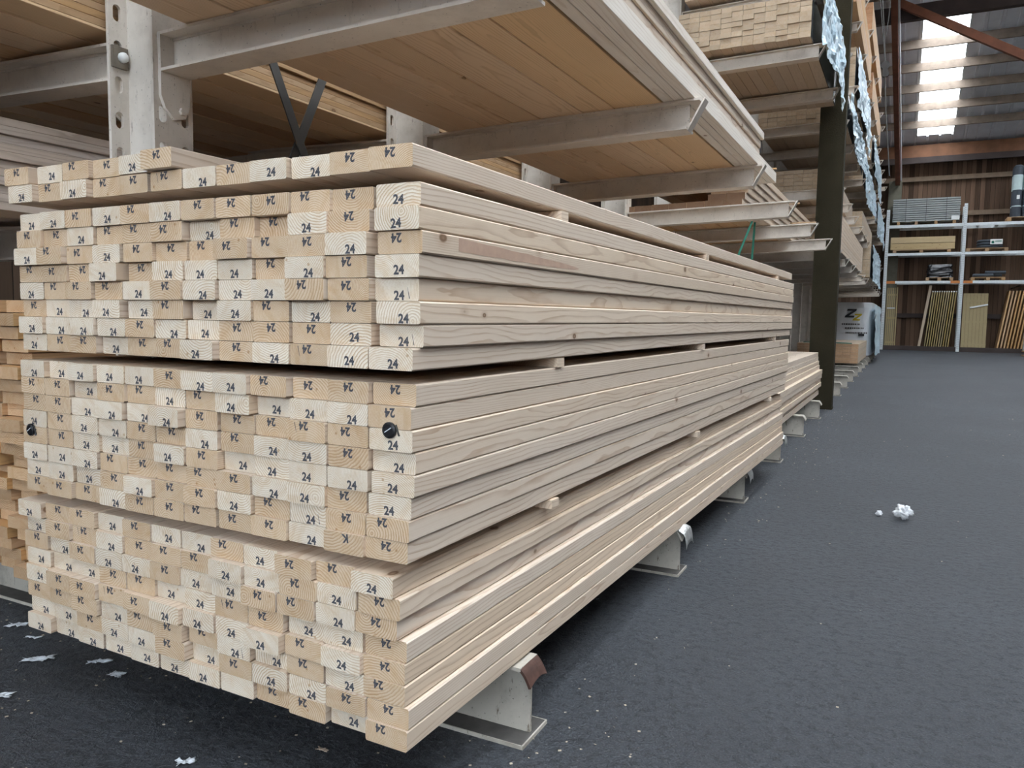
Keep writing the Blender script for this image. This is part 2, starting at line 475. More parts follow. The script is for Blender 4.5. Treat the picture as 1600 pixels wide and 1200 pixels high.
# ribbed roof sheets with open bays for the rooflights
def roof_strip(mb, xa, xb, y0, y1):
    n = max(1, round((xb - xa) / 0.42))
    st = (xb - xa) / n
    prof = []
    for i in range(n):
        x = xa + i * st
        prof += [(x, 0), (x + st * 0.80, 0), (x + st * 0.84, -0.05), (x + st * 0.96, -0.05)]
    prof.append((xb, 0))
    z0, z1 = roof_z(y0), roof_z(y1)
    vs = [(x, y0, z0 + dz + 0.1) for x, dz in prof] + [(x, y1, z1 + dz + 0.1) for x, dz in prof]
    k = len(prof)
    mb.add(vs, [(i, i + 1, k + i + 1, k + i) for i in range(k - 1)])
roof = MB()
for xs, segs in ((FAR_X, ((YR, YR + 0.6, 1), (YR + 0.6, FAR_GAP - 3.0, 0), (FAR_GAP - 3.0, FAR_GAP, 1), (FAR_GAP, 32.2, 0), (32.2, YB + 0.3, 1))),
                 (NEAR_X, ((YF - 0.3, YF + 0.6, 1), (YF + 0.6, YR - 0.6, 0), (YR - 0.6, YR, 1)))):
    edges = [XL] + [v for ab in xs for v in ab] + [XR]
    for i in range(0, len(edges), 2):
        roof_strip(roof, edges[i], edges[i + 1], segs[0][0], segs[-1][1])
    for a, b in xs:
        for y0, y1, closed in segs:
            if closed:
                roof_strip(roof, a, b, y0, y1)
ro = struct('ceiling', roof, M['sheet'])
so = ro.modifiers.new('thickness', 'SOLIDIFY'); so.thickness = 0.02; so.offset = 1

n = 1
for a, b, y0, y1, an in strips():  # only the first far strip is in view; extra strips added for light
    z0, z1 = roof_z(y0) + 0.1, roof_z(y1) + 0.1
    g = MB().add([(a, y0, z0), (b, y0, z0), (b, y1, z1), (a, y1, z1)], [(0, 1, 2, 3)])
    o = struct('window_%d' % n, g, M['rooflight'])
    for x in (a, b):
        MB().bar((x, y0, z0 - 0.02), (x, y1, z1 - 0.02), 0.05, 0.06).obj('window_frame', M['galv'], o)
    n += 1
g = MB().box(GABLE[0], GABLE[1], YF - 0.12, YF - 0.10, GABLE[2], GABLE[3])
o = struct('window_%d' % n, g, M['rooflight'])  # unseen gable glazing, placed and sized to light the board ends
for i in range(7):
    x = GABLE[0] + 0.04 + i * (GABLE[1] - GABLE[0] - 0.08) / 6
    MB().box(x - 0.04, x + 0.04, YF - 0.16, YF - 0.06, GABLE[2], GABLE[3]).obj('mullion', M['galv'], o)

# purlins, wall plate, main frames, girts
n = 1
y = 30.75
while y > YF:
    z = roof_z(y) - 0.10
    if abs(y - 23.85) > 0.3:
        struct('trim_%d' % n, MB().box(XL, XR, y - 0.05, y + 0.05, z - 0.13, z + 0.12), M['purlin']); n += 1
    y -= 1.38
struct('trim_%d' % n, MB().box(XL, XR, 32.75, 33.2, 7.25, 7.78), M['plate']); n += 1
struct('trim_%d' % n, MB().box(XL, XR, 32.6, 32.75, 7.08, 7.3), M['dark_beam']); n += 1
struct('trim_%d' % n, MB().box(XL, XR, 22.9, 23.1, 9.17, 9.56), M['dark_beam']); n += 1
struct('trim_%d' % n, MB().bar((0.20, 22.62, 9.56), (3.20, 22.62, 7.76), 0.14, 0.20), M['rust']); n += 1
for z in (6.55, 5.2, 1.32):
    struct('trim_%d' % n, MB().box(XL, XR, YB - 0.16, YB - 0.03, z - 0.08, z + 0.09), M['rail_wood'] if z > 2 else M['dark_beam']); n += 1
# wall column with the rust-red rafter that rises from it under the roof
MBc = MB().box(-0.06, 0.40, 32.86, 33.02, 0, 6.50)
struct('trim_%d' % n, MBc, M['wall_column']); n += 1
rf = MB()
for xx in (0.115, 0.375):
    pass
rf.bar((0.245, 32.90, 6.45), (0.13, 22.4, 9.30), 0.16, 0.26).bar((0.13, 22.4, 9.30), (0.13, 12.0, 11.35), 0.16, 0.26)
struct('trim_%d' % n, rf, M['rust']); n += 1
pp = MB().tube([(0.355, 32.8, 6.5), (0.235, 22.4, 9.30), (0.235, 12.0, 11.35)], 0.03)
struct('trim_%d' % n, pp, M['galv']); n += 1

# timber post in the rack line
pm = MB().box(-0.205, 0.082, 9.0, 9.2, 0, roof_z(9.1) - 0.05)
pm.box(-0.21, 0.087, 8.995, 9.205, 0, 0.02)
tag(pm.obj('timber_post', M['post']), 'thick dark weathered timber post standing between the two racks', 'post')

# ------------------------------------------------------------------ cantilever racks
PY = 0.509           # first upright
SP = 1.4968
CX0, CX1 = -1.456, -1.243
def yk(k):
    return PY + SP * k
HC = 7.4
def column_mesh():
    w = 0.073
    mb = MB()
    mb.box(CX1 - 0.012, CX1, -w, w, 0, HC)
    mb.box(CX0, CX0 + 0.012, -w, w, 0, HC)
    mb.box(CX0 + 0.012, CX1 - 0.012, -0.006, 0.006, 0, HC)
    me = mb.mesh('column', M['white_steel'])
    o = D.objects.new('column_blank', me); C.objects.link(o)
    cut = MB()
    for i in range(24):
        z = 0.368 + i * 0.1115
        for y in (-0.042, 0.042):
            poly = [(y + 0.0145 * math.cos(t), z + (0.012 if math.sin(t) > 0 else -0.012) + 0.0145 * math.sin(t)) for t in [2 * PI * (q + 0.5) / 12 for q in range(12)]]
            cut.prism(poly, 'x', CX1 - 0.03, CX1 + 0.02)
            cut.prism(poly, 'x', CX0 - 0.02, CX0 + 0.03)
    co = cut.obj('column_cutter', M['white_steel'])
    bo = o.modifiers.new('slots', 'BOOLEAN'); bo.operation = 'DIFFERENCE'; bo.object = co; bo.solver = 'EXACT'
    dg = bpy.context.evaluated_depsgraph_get()
    res = D.meshes.new_from_object(o.evaluated_get(dg))
    D.objects.remove(o); D.objects.remove(co)
    res.name = 'column'
    return res
COL = column_mesh()

SLOPE = 0.024
def arm_meshes(sgn):
    """arm reaching from the upright; z=0 is its top face at the tip (|x| = 1.28)"""
    L = 1.262
    x0 = 0.012
    def X(x): return sgn * x
    def Z(x): return (x - 1.28) * SLOPE
    mb = MB()
    def beam(ya, yb, za, zb, xa=x0, xb=L):
        vs = [(X(x), y, Z(x) + z) for z in (za, zb) for y in (ya, yb) for x in (xa, xb)]
        mb.add(vs, [(0, 2, 3, 1), (4, 5, 7, 6), (0, 1, 5, 4), (2, 6, 7, 3), (0, 4, 6, 2), (1, 3, 7, 5)])
    beam(-0.055, 0.055, -0.009, 0, xb=L + 0.05)
    beam(-0.055, 0.055, -0.118, -0.109)
    beam(-0.004, 0.004, -0.109, -0.009)
    # fillets
    beam(-0.010, 0.010, -0.109, -0.102); beam(-0.010, 0.010, -0.016, -0.009)
    pl = MB()
    poly = [(-0.055, 0.0), (0.055, 0.0), (0.055, -0.20), (0.035, -0.245), (-0.005, -0.255), (-0.04, -0.225), (-0.055, -0.19)]
    pl.prism([(y, z + Z(0)) for y, z in poly], 'x', X(0.0), X(x0))
    pl.tube([(X(0.01), 0.02, Z(0) - 0.225), (X(0.022), 0.02, Z(0) - 0.225)], 0.012, 6)
    st = MB()
    st.bar((X(L - 0.004), 0, -0.118), (X(L + 0.064), 0, 0.004), 0.06, 0.007, upv=(sgn, 0, -0.6))
    return mb.mesh('arm', M['arm_steel']), pl.mesh('mounting_plate', M['white_steel']), st.mesh('end_stop', M['arm_steel'])
ARM_R, ARM_L = arm_meshes(1), arm_meshes(-1)

def base_mesh():
    mb = MB()
    x0, x1 = -2.72, 0.05
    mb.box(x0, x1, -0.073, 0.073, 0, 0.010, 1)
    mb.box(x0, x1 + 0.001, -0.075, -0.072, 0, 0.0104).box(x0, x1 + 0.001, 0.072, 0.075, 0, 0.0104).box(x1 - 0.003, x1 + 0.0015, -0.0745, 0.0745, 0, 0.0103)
    mb.box(x0, x1 - 0.012, -0.005, 0.005, 0.010, 0.190)
    mb.box(x0, x1 - 0.02, -0.05, 0.05, 0.190, 0.199)
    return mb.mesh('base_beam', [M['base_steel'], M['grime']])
BASE = base_mesh()
def base_tip_mesh():
    """bent-over end of the top flange"""
    def fn(u, v):
        x = 0.025 + u * 0.035
        z = 0.199 - 0.035 * u * u - 0.012 * (2 * v - 1) ** 2 * u
        return (x, (v - 0.5) * 0.10, z)
    mb = MB().grid(fn, 6, 8)
    return mb.mesh('flange_end', M['rust_dark']), mb.mesh('flange_end', M['base_steel'])
BTIP = base_tip_mesh()

def rack(name, label, ks, levels):
    """levels: list of (z of arm top at tip, ks, sides)"""
    root = thing(name, label, 'rack', (0, yk(ks[0]), 0))
    y0 = yk(ks[0])
    for k in ks:
        y = yk(k) - y0
        link('column', COL, root, (0, y, 0))
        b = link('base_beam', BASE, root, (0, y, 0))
        t = link('flange_end', BTIP[0 if k == 0 else 1], b)
        s = t.modifiers.new('t', 'SOLIDIFY'); s.thickness = 0.008
    for z, kk, sides in levels:
        for k in kk:
            for sd in sides:
                A = ARM_R if sd == 'r' else ARM_L
                a = link('arm', A[0], root, (CX1 if sd == 'r' else CX0, yk(k) - y0, z))
                link('mounting_plate', A[1], a)
                link('end_stop', A[2], a)
    return root
L1Z = 1.980
near = rack('cantilever_rack', 'white cantilever timber rack behind the stamped boards, nearer than the dark post', list(range(0, 6)),
            [(L1Z, range(0, 6), 'rl'), (1.405, range(0, 4), 'l'), (3.578, (4, 5), 'r'), (4.075, (4, 5), 'r')])
far = rack('cantilever_rack', 'white cantilever timber rack standing beyond the dark timber post', list(range(6, 18)),
           [(L1Z, range(6, 18), 'r'), (2.75, range(6, 18), 'r'), (3.578, range(6, 18), 'r'), (4.38, range(6, 18), 'r'), (5.25, range(6, 18), 'r'), (6.1, range(6, 15), 'r')])
# cross bracing between the first two uprights, and a bolt head plate
for a, b in (((-1.345, 0.16, 3.36), (-1.345, 1.38, 0.50)), ((-1.357, 1.38, 3.12), (-1.357, 0.16, 0.46))):
    pass
br = MB().bar((-1.345, 1.00 - PY, 2.14), (-1.345, 1.42 - PY, 1.36), 0.042, 0.006, upv=(1, 0, 0))
br.obj('cross_brace', M['brace'], near)
br = MB().bar((-1.36, 1.425 - PY, 2.20), (-1.36, 1.00 - PY, 1.36), 0.042, 0.006, upv=(1, 0, 0))
br.obj('cross_brace', M['brace'], near)
bp = MB().box(CX0 + 0.012, CX0 + 0.022, -0.068, -0.012, 1.868, 1.935)
bpo = bp.obj('bolt_plate', M['dull_galv'], near)
MB().tube([(CX0 + 0.02, -0.034, 1.902), (CX0 + 0.034, -0.034, 1.902), (CX0 + 0.042, -0.034, 1.902)], [0.017, 0.016, 0.007], 10).obj('bolt_head', M['paper'], bpo, smooth=True)

# foil caught on the second and third feet
def crumple(name, mat, pts, nrm, amp, seed, nu=10, nv=10, parent=None, thick=0.0015):
    a, b, c = [Vector(p) for p in pts]      # corner, u end, v end
    nrm = Vector(nrm).normalized()
    def fn(u, v):
        p = a + (b - a) * u + (c - a) * v
        d = noise.fractal(Vector((u * 3.1 + seed, v * 3.1, seed * 1.7)), 0.9, 2.0, 3)
        e = noise.noise(Vector((u * 2 + seed, v * 2 - seed, 3.3))) * amp * 0.8
        return p + nrm * d * amp + (b - a).normalized() * e * (1 if v > 0.1 else 0)
    o = MB().grid(fn, nu, nv).obj(name, mat, parent, smooth=True)
    s = o.modifiers.new('t', 'SOLIDIFY'); s.thickness = thick
    return o
for k, w, lab in ((1, 'second', 'silver foil wrapped over the second base foot under the stamped boards'),
                  (2, 'third', 'silver foil wrapped over the third base foot under the stamped boards'),
                  (3, 'fourth', 'silver foil wrapped over the fourth base foot under the stamped boards')):
    y = yk(k)
    def fn(u, v, y=y, k=k):
        a = u * 1.9
        x = -0.03 + 0.145 * min(u, 0.7) + 0.03 * max(0, u - 0.7)
        z = 0.206 - (0 if u < 0.45 else (u - 0.45) ** 2 * 0.24)
        z -= 0.018 * (abs(v - 0.5) * 2) ** 3
        nn = noise.noise(Vector((u * 5 + k, v * 6, k * 2.1))) * 0.0035
        return (x + nn, y + (v - 0.5) * 0.118, z + nn + 0.006)
    o = MB().grid(fn, 12, 12).obj('foil_wrap', M['foil'], smooth=True)
    s = o.modifiers.new('t', 'SOLIDIFY'); s.thickness = 0.002
    tag(o, lab, 'foil', 'foil on the base feet')

# ------------------------------------------------------------------ boards
def stamp_mesh(text, size, bold=0.036):
    cu = D.curves.new('stamp', 'FONT')
    cu.body = text
    cu.size = 1.0
    cu.offset = bold
    cu.align_x = 'CENTER'
    cu.align_y = 'CENTER'
    cu.resolution_u = 3
    o = D.objects.new('stamp', cu); C.objects.link(o)
    dg = bpy.context.evaluated_depsgraph_get()
    me = D.meshes.new_from_object(o.evaluated_get(dg))
    D.objects.remove(o)
    vs = [(v.co.x * size, v.co.y * size) for v in me.vertices]
    fs = [tuple(p.vertices) for p in me.polygons]
    return vs, fs
ST24 = stamp_mesh('24', 0.0250)
STK = stamp_mesh('K', 0.0245)

def board_mesh(w, h, L, side, end, stamp=None, sx=0.0, sz=0.0, srot=0.0, ch=0.003, crack=None):
    mb = MB()
    a, b = w / 2, h / 2
    prof = [(-a + ch, -b), (a - ch, -b), (a, -b + ch), (a, b - ch), (a - ch, b), (-a + ch, b), (-a, b - ch), (-a, -b + ch)]
    k = 8
    vs = [(x, 0, z) for x, z in prof] + [(x, L, z) for x, z in prof]
    mb.add(vs, [((i + 1) % k, i, k + i, k + (i + 1) % k) for i in range(k)], 0)
    mb.add(vs, [tuple(range(k)), tuple(range(2 * k - 1, k - 1, -1))], 1)
    if stamp:
        c, s = math.cos(srot), math.sin(srot)
        sv = []
        for x, z in stamp[0]:
            X, Z = x * c - z * s + sx, x * s + z * c + sz
            X = max(-a + 0.002, min(a - 0.002, X)); Z = max(-b + 0.0012, min(b - 0.0012, Z))
            sv.append((X, -0.0004, Z))
        mb.add(sv, stamp[1], 2)
    if crack:
        x, z, dx, dz, t = crack
        mb.add([(x, -0.0005, z), (x + t, -0.0005, z), (x + dx + t * .3, -0.0005, z + dz), (x + dx, -0.0005, z + dz)], [(0, 1, 2, 3)], 2)
    me = mb.mesh('lumber_board', [side, end, M['ink']])
    return me

ZB, RH, GAP, BW, BH = 0.2035, 0.0454, 0.0267, 0.1062, 0.0443
CP = 0.1086
BL = 4.56
rnd = random.Random(3)
VAR = []
for i in range(14):
    crack = None
    if i == 5: crack = (0.030, -0.018, -0.004, 0.022, 0.002)
    VAR.append(board_mesh(BW, BH, BL, M['spruce'], M['spruce_end'], ST24, rnd.uniform(-0.004, 0.014), rnd.choice([-0.0085, -0.0105, -0.0065, -0.0125, -0.0095]), rnd.uniform(-0.06, 0.06), crack=crack))
BLANK = board_mesh(BW, BH, BL, M['spruce'], M['spruce_end'])
KM = board_mesh(BW, BH, BL, M['spruce'], M['spruce_end'], STK, -0.006, -0.0125, 0.1)

TOPB = ['UUIUIUIIIIIU', 'IIUIIIUIIUIU', 'UIIUIIIIIIUI', 'IIIUIUUUIUIU', 'UIIIUIUUUIIU', 'IUUUUIUUIUIU', 'UUUUIUUIIIUU', 'UIIUIIUIUIUU']
MIDB = ['UUUUUIUUIIII', 'IIUIIUIUUUUI', 'IIUUUUIIIIIU', 'UIUUIIUIUUIU', 'IIUUIUIUUUUU', 'UUUIIIIIUUIU', 'UUUIUIIUIUII', 'IIIUIIIIIUKI']
LOWB = ['UIIUIUUIUIIU', 'UIIUIIIUUIUI', 'IUIUUIUUIIUI', 'UUUIIUUIIUUI', 'UIIIIUUUUIUI', 'IIIUIIIUUIUI', 'UUIUUIUIUUII', 'UUUUUUUBIIUI']
BROW = 'UIUIIIUIUUII'
AROW = 'IUIIUI'
# sideways offsets of the outermost boards, read row by row (top row first)
OUT = {'top': [0.008, 0.014, 0.014, 0.007, -0.001, 0.011, 0.007, -0.001],
       'middle': [0, 0, 0.004, 0.005, 0, -0.005, -0.005, -0.008],
       'bottom': [-0.027, -0.019, -0.025, -0.009, -0.007, -0.005, 0.003, 0.0]}
ROT = -0.0239
cR, sR = math.cos(ROT), math.sin(ROT)
def place_board(lx, ly, z, c, bundle, label, group, extra=0.0):
    """lx: centre across the pile (0 = its right face), ly: set-back of the end"""
    x = cR * lx - sR * ly
    y = sR * lx + cR * ly
    me = BLANK if c == 'B' else KM if c == 'K' else rnd.choice(VAR)
    if me is VAR[5] and rnd.random() < 0.75: me = VAR[6]
    v = rnd.uniform(0.93, 1.05)
    if c in 'UB':
        col = (0.775 * v, 0.70 * v, 0.585 * v, 1)
    else:
        col = (0.655 * v, 0.515 * v, 0.365 * v, 1)
    o = link('lumber_board', me, None, (x, y, z + RH / 2), (0, 0 if c in 'UB' else PI, ROT + extra), col)
    return tag(o, label, 'board', group)
STAIN = board_mesh(BW, BH, BL, M['spruce'], M['spruce_end'], ST24, 0.008, -0.0095, 0.02)
def _stain():
    k = MB()
    n_ = 16
    top, bot = [], []
    for i in range(n_ + 1):
        u = i / n_
        y = 0.13 + 0.62 * u
        h = 0.0125 * (1 - u) ** 0.5 + 0.0015
        zc = 0.004 - 0.012 * u
        j = 0.0015 * noise.noise(Vector((u * 9, 2, 5)))
        top.append((-BW / 2 - 0.0004, y, -(zc + h + j))); bot.append((-BW / 2 - 0.0004, y, -(zc - h * (0.9 + 0.2 * u) + j)))
    k.add(top + bot, [(i, i + 1, n_ + 2 + i, n_ + 1 + i) for i in range(n_)])
    return k.mesh('resin_stain', M['stain'])
def lab(c, col, row, bundle):
    t = {'U': 'pale spruce board stamped 24 upright', 'I': 'tan spruce board stamped 24 upside down', 'B': 'pale spruce board with blank unstamped end', 'K': 'tan spruce board stamped with an upside-down K'}[c]
    return '%s, %s from left, %s row down, %s bundle' % (t, ORD[col], ORD[row], bundle)

LEAN = {'bottom': 0.0, 'middle': 0.008, 'top': 0.016}
z = ZB
bundle_z = {}
for bname, rows in (('bottom', LOWB), ('middle', MIDB), ('top', TOPB)):
    bundle_z[bname] = z
    for r in range(8):
        zz = z + (7 - r) * RH
        runs = [rnd.gauss(0, 0.004) for _ in range(5)]
        for c in range(12):
            lx = -(11.5 - c) * CP + LEAN[bname] + rnd.gauss(0, 0.0012)
            if c == 11:
                lx = -CP / 2 + LEAN[bname] + OUT[bname][r] + rnd.uniform(-0.0035, 0.0025)
                if OUT[bname][r] < 0: lx = min(lx, -CP / 2 + LEAN[bname])
            elif OUT[bname][r] < -0.001:
                lx += OUT[bname][r]
            if bname == 'top' and c < 4 and 1 < r < 6:
                lx -= 0.012
            ly = runs[c // 3] + rnd.gauss(0, 0.0042) + (0.012 if rnd.random() < 0.12 else 0) - (0.010 if rnd.random() < 0.08 else 0)
            if bname == 'middle' and ((c == 11 and r in (1, 2)) or (c == 0 and r == 4)): ly = 0.0
            bo_ = place_board(lx, ly, zz, rows[r][c], bname, lab(rows[r][c], c, r, bname), 'stamped boards in the %s bundle' % bname)
            if bname == 'top' and r == 2 and c == 11:
                bo_.data = STAIN
                link('resin_stain', _stain(), bo_)
    z += 8 * RH + GAP
zB = z
# loose rows on top of the pile
for c in range(12):
    lx = -(11.5 - c) * CP + 0.014 - (0.012 if c < 5 else 0) + rnd.gauss(0, 0.001)
    ly = rnd.gauss(0, 0.005)
    t = 'pale spruce board stamped 24 upright' if BROW[c] == 'U' else 'tan spruce board stamped 24 upside down'
    place_board(lx, ly, zB, BROW[c], 'loose', '%s, %s from left in loose layer above top bundle' % (t, ORD[c]), 'loose layer above the top bundle')
for c in range(6):
    lx = -(11.5 - c) * CP - 0.012 + 0.004 * c + (0.008 if c == 2 else 0) - (0.012 if c == 0 else 0)
    ly = (-0.006, 0.008, 0.0, 0.012, 0.004, -0.02)[c]
    t = 'pale spruce board stamped 24 upright' if AROW[c] == 'U' else 'tan spruce board stamped 24 upside down'
    place_board(lx, ly, zB + RH + (0.002 if c else 0.003), AROW[c], 'loose', '%s, %s from left in the short topmost row' % (t, ORD[c]), 'short row on top of the pile', extra=0.012 if c == 0 else 0)

# bearers between the bundles
def bearer(y, z, label, xr=0.004):
    me = MB().box(-1.30, xr, -0.022, 0.022, 0.001, GAP - 0.0015)
    o = me.obj('bearer_slat', M['spruce'])
    x = -sR * y
    o.location = (x + 0.006, y, z)
    o.rotation_euler = (0, 0, ROT)
    tag(o, label, 'slat', 'slats between the bundles')
for zz, where, xr in ((bundle_z['middle'] - GAP, 'between bottom and middle bundles', 0.0), (bundle_z['top'] - GAP, 'between middle and top bundles', 0.008), (zB - GAP, 'under the loose upper layer', 0.012)):
    for y, w in ((0.68, 'nearest thin wooden slat'), (2.19, 'middle thin wooden slat'), (3.98, 'farthest thin wooden slat')):
        bearer(y, zz, '%s lying %s' % (w, where), xr)

# two black plugs pinned to the board ends
def plug(lx, z, label):
    t = thing('end_plug', label, 'plug', (cR * lx, sR * lx, z), (0, 0, ROT), 'black plugs on the board ends')
    mb = MB().tube([(0, -0.0005, 0), (0, -0.005, 0), (0, -0.0075, 0)], [0.0165, 0.0165, 0.012], 20)
    mb.obj('disc', M['black'], t)
    MB().bar((0.016, -0.003, 0.012), (0.024, -0.003, -0.010), 0.002, 0.003).obj('clip', M['brace'], t)
    MB().bar((-0.008, -0.008, -0.004), (0.008, -0.008, 0.006), 0.0015, 0.0015).obj('slot', M['galv'], t)
zm = bundle_z['middle']
plug(-0.045, zm + 5.95 * RH, 'round black plastic plug on the right-hand end of the middle bundle')
plug(-1.258, zm + 3.80 * RH, 'round black plastic plug on the left-hand end of the middle bundle')

# ------------------------------------------------------------------ overhead load on the near rack
def armz(x):
    return L1Z + (x - 0.037) * SLOPE
def put(name, me, x, y, z, label, cat, group, col=(0.62, 0.5, 0.38, 1), rot=(0, 0, 0)):
    return tag(link(name, me, None, (x, y, z), rot, col), label, cat, group)
mcache = {}
def bm(w, h, L, mat='lining', end='spruce_end'):
    key = (round(w, 4), round(h, 4), round(L, 3), mat)
    if key not in mcache:
        mcache[key] = board_mesh(w, h, L, M[mat], M[end], ch=0.0015)
    return mcache[key]
x = 0.05
yA = -0.12
# three square battens along the outer edge, then wide planks inward
for i, (w, c) in enumerate(((0.046, 'outermost'), (0.041, 'second'), (0.046, 'third'))):
    x -= w
    put('batten', bm(w - 0.001, 0.064, 4.25, 'white_spruce'), x + w / 2, yA, armz(x + w / 2) + 0.0335, '%s square batten along the outer edge of the overhead shelf load' % c, 'batten', 'battens on the overhead shelf')
x -= 0.006
i = 0
while x > -1.20:
    w = (0.205, 0.14, 0.205, 0.14, 0.14, 0.205, 0.14, 0.14)[i % 8]
    if x - w < CX1 + 0.002: break
    x -= w
    put('overhead_plank', bm(w - 0.0015, 0.030, 4.25), x + w / 2, yA, armz(x + w / 2) + 0.0165, 'knotty warm plank in the overhead shelf underside, %s inward from the outer battens' % ORD[i], 'plank', 'planks on the overhead shelf')
    i += 1
# layers stacked above, outer boards only
zz = armz(0.05) + 0.068
for i, (h, xo, L, w, mt) in enumerate(((0.026, 0.012, 4.1, 0.30, 'orange_wood'), (0.036, 0.020, 3.75, 0.30, 'spruce'), (0.046, 0.028, 3.72, 0.30, 'spruce'), (0.042, 0.046, 3.7, 0.30, 'white_spruce'))):
    for j in range(4):
        xx = xo - w / 2 - j * w
        put('shelf_board', bm(w - 0.002, h - 0.0025, L, mt), xx, yA + 0.02 * i, zz + h / 2, 'long light board, %s layer above the overhead battens, %s inward' % (ORD[i], ORD[j]), 'board', 'boards piled on the overhead shelf')
    zz += h

# second load on the same level further along
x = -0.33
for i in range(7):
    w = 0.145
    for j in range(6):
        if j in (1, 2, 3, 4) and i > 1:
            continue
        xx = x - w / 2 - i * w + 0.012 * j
        put('shelf_board', bm(w - 0.002, 0.052, 4.3, 'spruce' if i == 0 else 'orange_wood'), xx, 5.02 + 0.05 * ((i * 3 + j) % 3), armz(xx) + 0.004 + 0.054 * j + 0.027, 'board of the low shelf load before the dark post, %s inward, %s layer up' % (ORD[i], ORD[j]), 'board', 'boards of the second shelf load', col=(0.20, 0.125, 0.08, 1) if j < 2 else (0.55, 0.42, 0.3, 1))  # lowest layers: old reddish wood, end colour also darkened for shade
for i, (y, w) in enumerate(((5.6, 'nearest'), (6.7, 'second'), (7.6, 'farthest'))):
    put('spacer_stick', bm(0.018, 0.012, 0.75, 'orange_wood'), -0.92 + 0.06 * i, y, (2.34, 2.20, 2.12)[i], '%s thin stick poking out of the second shelf load' % w, 'stick', 'sticks in the second shelf load', rot=(0, 0, -PI / 2))

# ------------------------------------------------------------------ loads on the other side of the rack
LX = -1.475
for i in range(11):
    w = 0.137
    xx = LX - w / 2 - i * w
    put('back_shelf_plank', bm(w - 0.002, 0.024, 4.6, 'orange_wood' if i % 4 == 3 else 'lining'), xx, -0.7, L1Z + (-2.736 - xx) * -SLOPE - 0.030 + 0.016, 'warm plank under the left-hand shelf load, %s left of the upright' % ORD[i], 'plank', 'planks under the left-hand shelf load')
for i in range(12):
    xx = LX - 0.07 - 0.004 * ((i * 5) % 4)
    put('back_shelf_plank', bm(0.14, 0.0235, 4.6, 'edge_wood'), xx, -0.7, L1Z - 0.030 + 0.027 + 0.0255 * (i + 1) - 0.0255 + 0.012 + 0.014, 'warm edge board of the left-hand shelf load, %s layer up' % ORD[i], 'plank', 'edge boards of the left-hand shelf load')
for i in range(11):
    xx = -1.75 - 0.1 - 0.006 * ((i * 7) % 3)
    put('grey_plank', bm(0.2, 0.0255, 4.4, 'grey_wood'), xx, -0.9, 1.408 + 0.027 * i + 0.0145, 'greyish plank edge left of the rack upright, %s from the bottom' % ORD[i], 'plank', 'greyish planks left of the upright')
for i in range(6):
    put('grey_plank', bm(0.14, 0.0255, 4.4, 'grey_wood'), -2.02 - 0.142 * i, -0.9, 1.422, 'greyish plank under the left load, %s in from its edge' % ORD[i], 'plank', 'greyish planks left of the upright')
# pile of thin orange boards on the floor at the left edge
for r in range(22):
    for c in range(3):
        w = 0.14
        xx = -1.595 - 0.015 * (r < 11) - w / 2 - c * (w + 0.012) - 0.010 * ((r * 5 + c) % 3) + (0.02 if r % 7 == 2 else 0) * (c == 0)
        put('thin_board', bm(w - 0.004, 0.0390, 3.8, 'orange_wood'), xx, 0.20 + 0.018 * ((r * 7 + c * 3) % 4) + (0.05 if r < 9 else 0), 0.2035 + r * 0.0418 + 0.0205, 'thin orange board of the far-left floor pile, %s row up, %s from its right side' % (ORD[r], ORD[c]), 'board', 'orange boards of the far-left floor pile', col=tuple(q * (0.82 + 0.09 * ((r * 3 + c * 2) % 5)) for q in (0.60, 0.42, 0.26)) + (1,))

# ------------------------------------------------------------------ second pile on the floor behind the stamped boards
for r in range(10):
    h = 0.0507
    for c in range(6):
        w = 0.19
        off = (-0.005, -0.012, 0.02, 0.012, 0.022, 0.026, 0.012, 0.004, -0.006, -0.03)[r]
        if c > 1 and 0 < r < 9:
            continue
        xx = -0.045 - w / 2 - c * w + (off if c == 0 else 0) - 0.02 * (5 < r < 9)
        put('wide_board', bm(w - 0.002, h - 0.0012, 3.95, 'spruce'), xx, 4.80 + 0.01 * ((r * 3 + c) % 3), 0.203 + r * h + h / 2, 'wide board of low pile by dark post, %s layer up, %s from lane' % (ORD[r], ORD[c]), 'board', 'wide boards of the low floor pile', col=(0.70, 0.55, 0.38, 1))

# ------------------------------------------------------------------ strapped packages on the higher and farther shelves
def draped(parent, x, y0, y1, ztop, zbot, seed, mat='blue_film', name='plastic_wrap', lean=0.07, off=0.02):
    """torn plastic hanging down the lane side"""
    def fn(u, v):
        y = y0 + (y1 - y0) * u
        edge = zbot + 0.05 * noise.noise(Vector((u * 7, seed, 0))) + 0.03 * noise.noise(Vector((u * 19, seed, 4)))
        z = ztop + (edge - ztop) * v
        d = 0.045 * noise.fractal(Vector((u * 7 + seed, v * 3, seed)), 0.7, 2.1, 5)
        return (x + off + lean * v * (0.6 + 0.4 * math.sin(u * 6 + seed)) + abs(d), y, z)
    o = MB().grid(fn, 64, 26).obj(name, M[mat], parent)
    s = o.modifiers.new('t', 'SOLIDIFY'); s.thickness = 0.0015
    return o

